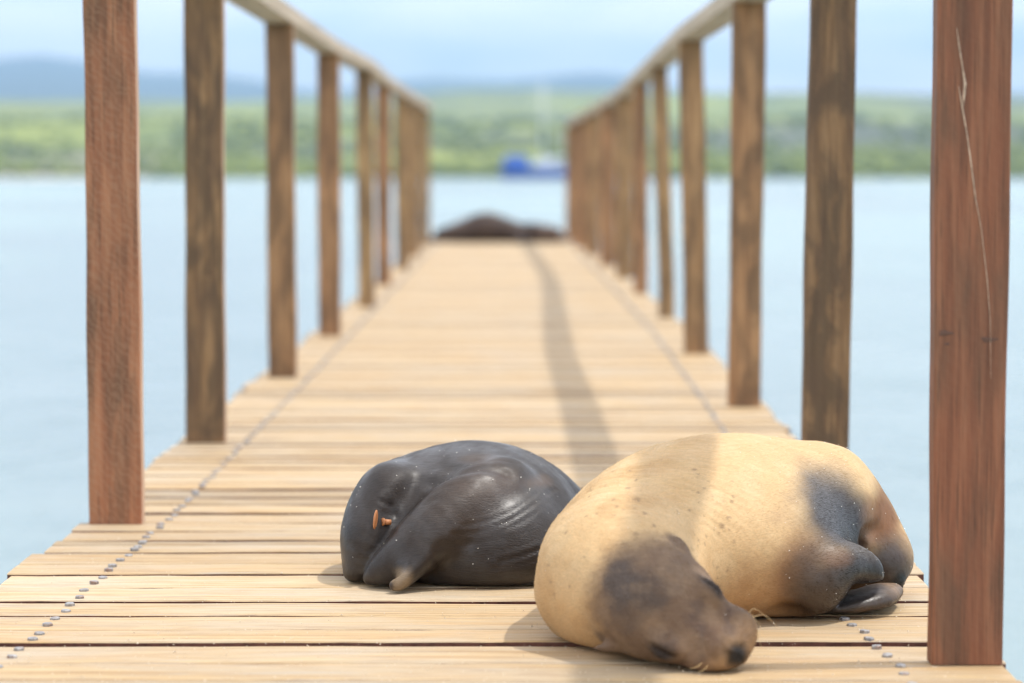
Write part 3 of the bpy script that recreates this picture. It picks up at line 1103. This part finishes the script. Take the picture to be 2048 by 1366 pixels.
for (a_, b_, c_, r_, k_) in ((.090, -.020, .020, .018, .45), (.088, .018, .024, .016, .35), (.050, -.056, -.004, .020, .5), (.040, -.030, .045, .018, .35), (.030, .030, .050, .020, .4)):
    col = blend(col, blob(q, (a_, b_, c_), (r_, r_ * .8, r_ * .8), .6, nz, .5) * k_ * .8, (.34, .225, .135))
col = blend(col, blob(q, (.085, .0, .028), (.030, .009, .012), .6, nz, .4) * .5, (.09, .055, .04))
nosem = blob(q, (.130, 0, -.002), (.013, .016, .017), .5, nz, .2)
col = blend(col, nosem, (.017, .015, .014))
mou = blob(q, (.115, 0, -.038), (.05, .045, .012), .5)
col = blend(col, mou * .8, (.035, .022, .016))
# scars and dirt spots
rs = np.random.RandomState(5)
spots = [(1285, 997, 5, 3.2), (1303, 1023, 4, 3.2), (1455, 1050, 4, 3.2), (1192, 980, 4, 3.22), (1245, 1010, 3, 3.2), (1285, 1065, 4, 3.16), (1320, 1048, 3, 3.18), (1145, 1062, 3, 3.14)]
for _ in range(120):
    spots.append((rs.uniform(1100, 1480), rs.uniform(930, 1200), rs.uniform(1.2, 3.0), 3.18))
from mathutils.bvhtree import BVHTree
def bvh_of(V, F):
    return BVHTree.FromPolygons([tuple(v) for v in V], [tuple(int(i) for i in f) for f in F])
TAN_BVH = bvh_of(V, F)
EYE = Vector((0, 0, .578))
def cast(bvh, x, y):
    p = px(x, y, 3.0)
    d = (Vector(p) - EYE).normalized()
    hit = bvh.ray_cast(EYE, d)
    return None if hit[0] is None else np.array(hit[0])
for (x, y, r, d) in spots:
    p = cast(TAN_BVH, x, y)
    if p is None: continue
    rr = r * .00085
    m = 1 - sstep(.5, 1.3, np.sqrt((((V - p) / np.array([rr, rr * 1.5, rr * 1.2])) ** 2).sum(-1)) + .4 * dn)
    col = blend(col, m * .6 * (1 - hm), (.20, .12, .065))
tan_seal = empty("sea_lion", tan_org)
TAN_M = mat_seal("short_tan_fur", .62, .30, .35, 0.0, .16)
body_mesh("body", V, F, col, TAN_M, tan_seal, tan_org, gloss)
fur_strands(V, F, N, col, [tuple(hp(.10, 0, 0))] + [q[:3] for q in TAN_BODY], 210000, .0050, .00019, .24, 1, mat_hair("tan_hair", .6, .12), tan_seal, tan_org)
sand_specks(V, F, N, 130, .0008, 7, tan_seal, tan_org, lambda q_: (q_[:, 0] > .36) & (q_[:, 2] > .03))
sand_specks(V, F, N, 60, .0006, 8, tan_seal, tan_org, lambda q_: q_[:, 2] > .03)
tag(tan_seal, "tan sea lion with brown head sleeping at the front by the right railing", "sea lion", "sea lions asleep on the jetty")

def whisker(parent, org, a, b, c, mat, r=.00048):
    S = spline([a, b, c], 6)
    V, F = [], []
    for i, p in enumerate(S):
        rr = r * (1 - .75 * i / (len(S) - 1))
        for k in range(4):
            t = k * math.pi / 2
            V.append((p[0] - org[0] + rr * math.cos(t), p[1] - org[1] + rr * math.sin(t) * .6, p[2] - org[2] + rr * math.sin(t)))
    for i in range(len(S) - 1):
        for k in range(4):
            F.append((i * 4 + k, i * 4 + (k + 1) % 4, (i + 1) * 4 + (k + 1) % 4, (i + 1) * 4 + k))
    return mesh_obj("whisker", V, F, mat, parent, True)
WH = mat_flat("pale_whisker", (0.75, 0.52, 0.25), 0.45)
for pts in (((1484, 1238, 2.935), (1502, 1209, 2.95), (1536, 1232, 2.96)), ((1488, 1246, 2.93), (1500, 1222, 2.935), (1509, 1250, 2.93)), ((1490, 1240, 2.935), (1510, 1234, 2.94), (1522, 1262, 2.94)),
            ((1488, 1232, 2.94), (1524, 1222, 2.96), (1555, 1252, 2.97)), ((1494, 1262, 2.925), (1510, 1262, 2.925), (1519, 1290, 2.92)), ((1498, 1268, 2.925), (1514, 1258, 2.93), (1530, 1272, 2.93)),
            ((1400, 1318, 2.90), (1390, 1326, 2.88), (1376, 1330, 2.87)), ((1412, 1322, 2.90), (1404, 1332, 2.88), (1392, 1337, 2.87))):
    whisker(tan_seal, tan_org, *[px(q_[0] + 18, q_[1] + 6, q_[2] - .004) for q_ in pts], WH)

shift_to(tan_seal, -.008, -.030)

# ================= dark wet sea lion =================
def dark_sdf(P):
    body = ell(P, (-.046, 3.70, .072), (.156, .205, .106))
    back = tube(P, [(-.11, 3.67, .072, .074), (-.05, 3.70, .086, .082), (.03, 3.72, .062, .070), (.10, 3.73, .042, .052), (.17, 3.74, .034, .034)], 4)
    d = smin(body, back, .05)
    # shoulder hump on the left carrying the tagged flipper
    lef = ell(P, px(760, 1060, 3.62), (.046, .09, .070), frame((.25, 1, 0))[[1, 0, 2]])
    d = smin(d, lef, .05)
    d = smin(d, ell(P, px(815, 1010, 3.66), (.050, .08, .050)), .06)
    slab = tube(P, [(*px(780, 985, 3.60), .040), (*px(742, 1060, 3.565), .034), (*px(720, 1130, 3.55), .024), (*px(708, 1156, 3.545), .013)], 4, (1, .75, 1))
    d = smin(d, slab, .03)
    # front mass
    front = ell(P, px(985, 1115, 3.605), (.150, .120, .072))
    d = smin(d, front, .05)
    # folded limb: ridge running down to the lower left
    limb = tube(P, [(*px(1010, 975, 3.61), .045), (*px(940, 1015, 3.555), .052), (*px(870, 1065, 3.515), .047), (*px(812, 1112, 3.50), .036), (*px(768, 1140, 3.50), .024), (*px(745, 1155, 3.505), .014)], 4)
    # valley between the hump and the limb
    val = [(*px(736, 1145, 3.47), .012), (*px(755, 1098, 3.47), .018), (*px(780, 1052, 3.48), .024), (*px(820, 1010, 3.50), .016), (*px(865, 975, 3.53), .009), (*px(915, 945, 3.57), .004)]
    d = groove(d, P, val, .03)
    d = smin(d, limb, .012)
    d = groove(d, P, [(*px(802, 1040, 3.475), .003), (*px(828, 1010, 3.485), .007), (*px(862, 993, 3.50), .004)], .012)
    # sharp slit at the lower left
    d = groove(d, P, [(*px(742, 1098, 3.50), .003), (*px(722, 1130, 3.50), .006), (*px(708, 1160, 3.51), .007)], .005)
    # upper fold
    d = groove(d, P, [(*px(838, 958, 3.56), .002), (*px(815, 985, 3.545), .004), (*px(788, 1020, 3.53), .003)], .03)
    # small snout like nub low in front
    nub = tube(P, [(*px(842, 1118, 3.475), .018), (*px(815, 1145, 3.462), .016), (*px(794, 1168, 3.452), .0125)], 4)
    d = smin(d, nub, .012)
    d = groove(d, P, [(*px(800, 1135, 3.45), .006), (*px(778, 1160, 3.46), .006)], .01)
    d = smax(d, -(P[..., 2] - .0015), .012)
    return d
dark_org = (-.05, 3.6, 0)
V, F, N = surface_nets(dark_sdf, (-.29, 3.40, -.012), (.50, 4.02, .24), .0036 * FAST_VOX)
V = lap_smooth(V, F, 1, .45)
DARK_BVH = bvh_of(V, F)
nz = vnoise(V, 13, 4); dn = vnoise(V, 50, 6)
def crease(V, N, bvh, pts, w, depth):
    """press a fine skin crease along a line of the body"""
    P3 = [cast(bvh, x, y) for x, y in pts]
    P3 = [p for p in P3 if p is not None]
    if len(P3) < 2: return V
    S = spline(P3, 10)
    dmin = np.full(len(V), 9.)
    near = np.where(((V > S.min(0) - .03) & (V < S.max(0) + .03)).all(1))[0]
    for a, b in zip(S[:-1], S[1:]):
        ba = b - a
        t = np.clip(((V[near] - a) @ ba) / (ba @ ba + 1e-12), 0, 1)
        dmin[near] = np.minimum(dmin[near], np.sqrt((((V[near] - a) - t[:, None] * ba) ** 2).sum(-1)))
    prof = -np.exp(-(dmin / w) ** 2) + .55 * np.exp(-((dmin - 2 * w) / (1.2 * w)) ** 2)
    return V + N * (depth * prof * (dmin < .05))[:, None]
for pts, w, dp in (([(905, 1068), (960, 1060), (1010, 1043), (1060, 1012), (1110, 975)], .0036, .0009),
                   ([(950, 1070), (1000, 1060), (1050, 1036), (1095, 1000)], .0034, .0006),
                   ([(925, 1050), (985, 1038), (1035, 1014), (1075, 985)], .0034, .0006),
                   ([(1000, 1122), (1040, 1112), (1080, 1098)], .0036, .0013),
                   ([(985, 1135), (1030, 1128), (1078, 1115)], .0034, .0008),
                   ([(765, 1000), (782, 1012), (792, 1030)], .0036, .0020),
                   ([(772, 990), (786, 1008)], .0034, .0014),
                   ([(870, 968), (920, 945), (970, 936), (1010, 945)], .010, .003),
                   ([(880, 1090), (940, 1085), (1000, 1072)], .006, .0008)):
    V = crease(V, N, DARK_BVH, pts, w, dp)
V = V + N * (.0006 * vnoise(V, 9, 12))[:, None] * (V[:, 2:3] > .012)
col = np.tile(np.array([.027, .0205, .0175]), (len(V), 1))
def cm(x, y, r, soft=.6):
    p = cast(DARK_BVH, x, y)
    if p is None: return np.zeros(len(V))
    return blob(V, p, r, soft, nz, .35)
col = blend(col, cm(985, 965, (.045, .05, .022)) * .8, (.070, .044, .030))
col = blend(col, cm(935, 1010, (.055, .06, .030)) * .6, (.055, .037, .027))
col = blend(col, cm(960, 915, (.030, .05, .006)) * .6, (.08, .052, .034))
col = blend(col, cm(1075, 960, (.025, .04, .008)) * .6, (.12, .075, .045))
col = blend(col, cm(860, 1050, (.06, .05, .03)) * .4, (.042, .030, .023))
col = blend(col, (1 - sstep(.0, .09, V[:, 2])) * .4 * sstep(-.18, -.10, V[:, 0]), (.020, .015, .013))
nubm = np.maximum(cm(802, 1155, (.016, .02, .018), .45), cm(792, 1170, (.012, .02, .012), .4))
col = blend(col, nubm * .9, (.26, .185, .11))
col = blend(col, cm(781, 1172, (.004, .01, .005), .5) * .9, (.03, .02, .018))
dark_seal = empty("sea_lion", dark_org)
DARK_M = mat_seal("wet_dark_fur", .50, .50, .35, .05, .30)
body_mesh("body", V, F, col, DARK_M, dark_seal, dark_org, sstep(-.6, .8, nz) * .8)
fur_strands(V, F, N, col, [(-.16, 3.5, .03), (-.05, 3.55, .1), (.10, 3.66, .12), (.3, 3.8, .05)], 60000, .0060, .00018, .09, 2, mat_hair("dark_hair", .38, .28), dark_seal, dark_org)
sand_specks(V, F, N, 150, .0008, 9, dark_seal, dark_org, lambda q_: q_[:, 2] > .015)
tag(dark_seal, "dark grey wet sea lion with an orange flipper tag lying mid deck", "sea lion", "sea lions asleep on the jetty")

# orange flipper tag: two plates on a pin
ORANGE = mat_flat("orange_plastic_tag", (0.46, 0.19, 0.075), 0.5, var=0.1, scale=90)
pc = cast(DARK_BVH, 752, 1036)
pd = cast(DARK_BVH, 774, 1040)
def tag_plate(c, ax, up, ra, rb, th, mat, parent, org):
    """oval plate with rounded rim; ax = its thin axis"""
    ax = nrm(ax); u = nrm(np.asarray(up) - ax * (np.asarray(up) @ ax)); w = np.cross(ax, u)
    n = 22
    V, F = [], []
    for r, z in ((.80, -.5), (1, -.22), (1, .22), (.80, .5)):
        for k in range(n):
            t = 2 * math.pi * k / n
            V.append(np.asarray(c) - np.asarray(org) + u * math.cos(t) * ra * r + w * math.sin(t) * rb * r + ax * z * th)
    for i in range(3):
        for k in range(n):
            F.append((i * n + k, i * n + (k + 1) % n, (i + 1) * n + (k + 1) % n, (i + 1) * n + k))
    F.append(tuple(reversed(range(n)))); F.append(tuple(3 * n + k for k in range(n)))
    return mesh_obj("flipper_tag", V, F, mat, parent, False)
tg = tag_plate(pc + np.array([.000, -.011, .001]), (.96, -.25, -.10), (.30, 0, 1), .0135, .0065, .0036, ORANGE, dark_seal, dark_org)
tg["label"] = "orange plate of the flipper tag"
pdl = pd + np.array([0, -.010, -.001]) - np.array(dark_org)
cyl("tag_pin", Vector(pdl + np.array([-.004, .003, .001])), Vector(pdl + np.array([.006, .005, 0])), .0040, .0038, ORANGE, tg, 14)
cyl("pin_head", Vector(pdl + np.array([-.0055, .002, .0012])), Vector(pdl + np.array([-.0040, .003, .001])), .0056, .0052, ORANGE, tg, 16)

shift_to(dark_seal, 0, -.028)

# ================= far sea lion at the end of the jetty =================
def far_sdf(P):
    z0 = .043
    b = tube(P, [(-.52, 19.75, z0 + .055, .058), (-.36, 19.75, z0 + .075, .092), (-.17, 19.78, z0 + .110, .128), (-.02, 19.76, z0 + .090, .106), (.10, 19.72, z0 + .072, .084), (.22, 19.66, z0 + .072, .084), (.33, 19.62, z0 + .068, .066)], 4)
    h = ell(P, (.375, 19.58, z0 + .062), (.085, .065, .064), frame((.8, -.5, 0)))
    d = smin(b, h, .05)
    d = smin(d, ell(P, (.45, 19.53, z0 + .035), (.04, .03, .03)), .03)
    d = smin(d, tube(P, [(.10, 19.62, z0 + .06, .04), (.14, 19.54, z0 + .03, .028), (.08, 19.46, z0 + .015, .012)], 4, (1, 1, 1.3)), .03)
    for s in (-1, 1):
        d = smin(d, tube(P, [(-.50, 19.75, z0 + .04, .035), (-.60, 19.75 + s * .05, z0 + .02, .02), (-.66, 19.75 + s * .08, z0 + .012, .008)], 4), .02)
        d = smin(d, tube(P, [(.35, 19.58 + s * .06, z0 + .07, .01), (.33, 19.58 + s * .075, z0 + .06, .004)], 2), .01)
    return smax(d, -(P[..., 2] - z0 - .002), .02)
far_org = (0, 19.7, .043)
V, F, N = surface_nets(far_sdf, (-.72, 19.38, .02), (.55, 19.95, .30), .010)
V = lap_smooth(V, F, 2, .5)
nz = vnoise(V, 5, 2)
col = np.tile(np.array([.062, .042, .035]), (len(V), 1))
col = blend(col, sstep(-.2, .7, nz) * .7, (.095, .064, .050))
col = blend(col, sstep(.20, .30, V[:, 0]) * .6, (.15, .095, .07))
far_seal = empty("sea_lion", far_org)
body_mesh("body", V, F, col, mat_seal("dark_brown_fur", .6, .3, .3, 0, .25, .3), far_seal, far_org)
tag(far_seal, "dark brown sea lion lying across the far end of the jetty", "sea lion", "sea lions asleep on the jetty")

# ------------------------------------------------------------------ small details
# pale scratch on the face of the nearest right post
PALE = mat_flat("pale_scratched_wood", (0.50, 0.36, 0.26), 0.8, var=.4, scale=120)
def scratch(post, pts, w):
    """thin raised splinter line lying on the front face"""
    V, F = [], []
    for i, (x, z, k) in enumerate(pts):
        V += [(x - w * k / 2, -.0006, z), (x + w * k / 2, -.0006, z), (x, -.0014, z)]
    for i in range(len(pts) - 1):
        a, b = 3 * i, 3 * i + 3
        F += [(a, a + 2, b + 2, b), (a + 2, a + 1, b + 1, b + 2)]
    return mesh_obj("scratch", V, F, PALE, post)
p1 = posts_r[1]
def on_post(x, y):
    p3 = px(x, y, 2.915)
    return (p3[0] - (.501 + .0855 / 2), p3[2])
def sc_pts(l):
    return [(*on_post(x, y), k) for x, y, k in l]
scratch(p1, sc_pts([(1985, 760, .3), (1982, 640, .6), (1975, 560, .8), (1962, 460, .6), (1950, 400, 1), (1940, 330, 1.2), (1931, 270, 1.0), (1922, 222, 1.4), (1913, 175, .6)]), .0015)
scratch(p1, sc_pts([(1923, 215, .5), (1924, 195, 2.0), (1926, 170, 2.2), (1921, 140, 1), (1914, 100, 1.4), (1908, 60, .4)]), .0015)

KNOT = mat_flat("dark_wood_knot", (0.115, 0.055, 0.035), 0.7, scale=300)
for (kx, ky, ra, rb) in ((1893, 668, .0085, .0034), (1980, 681, .0100, .0032), (1896, 690, .0035, .0016)):
    cx, cz = on_post(kx, ky)
    V = [(cx, -.0012, cz)]
    for k in range(14):
        t = 2 * math.pi * k / 14
        w = 1 + .25 * math.sin(3 * t + kx)
        V.append((cx + ra * w * math.cos(t), -.0005, cz + rb * w * math.sin(t)))
    mesh_obj("knot", V, [(0, 1 + (k + 1) % 14, 1 + k) for k in range(14)], KNOT, p1)

# grains of sand on the deck
V, F = [], []
rs = np.random.RandomState(3)
for k in range(2600):
    yv = 2.7 + 2.4 * rs.rand() ** 1.6
    x = rs.uniform(-.70, .56)
    s = rs.uniform(.0005, .0013) * (1.6 if rs.rand() < .04 else 1)
    b = len(V)
    o = rs.uniform(-.4, .4, (4, 3)) * s
    base = np.array([[1, 0, 0], [-.5, .87, 0], [-.5, -.87, 0], [0, 0, 1.1]]) * s + o
    base[:3, 2] = -.0004
    for p in base:
        V.append((x + p[0], yv + p[1], deck_z(yv) + .0006 + p[2]))
    F += [(b, b + 1, b + 3), (b + 1, b + 2, b + 3), (b + 2, b, b + 3)]
sand = mesh_obj("sand_grains", V, F, mat_flat("pale_sand_grain", (0.66, 0.56, 0.42), 0.7))
tag(sand, "scattered pale grains of sand on the planks", kind="stuff")

# ------------------------------------------------------------------ haze
me = bpy.data.meshes.new("haze")
bm = bmesh.new(); bmesh.ops.create_cube(bm, size=1)
for v in bm.verts:
    v.co = Vector((v.co.x * 22600, v.co.y * 12400 + 5600, -4.5 + (v.co.z + .5) * 620))
bm.to_mesh(me); bm.free()
HM = bpy.data.materials.new("sea_haze"); HM.use_nodes = True
nt = HM.node_tree; nt.nodes.clear()
ho = nt.nodes.new("ShaderNodeOutputMaterial"); pv = nt.nodes.new("ShaderNodeVolumePrincipled")
pv.inputs["Color"].default_value = (0.45, 0.71, 1.0, 1)
pv.inputs["Density"].default_value = 1.6e-4
pv.inputs["Anisotropy"].default_value = 0.0
nt.links.new(pv.outputs[0], ho.inputs["Volume"])
me.materials.append(HM)
haze = link(bpy.data.objects.new("haze", me))
tag(haze, "pale sea haze filling the air over the bay", kind="stuff")
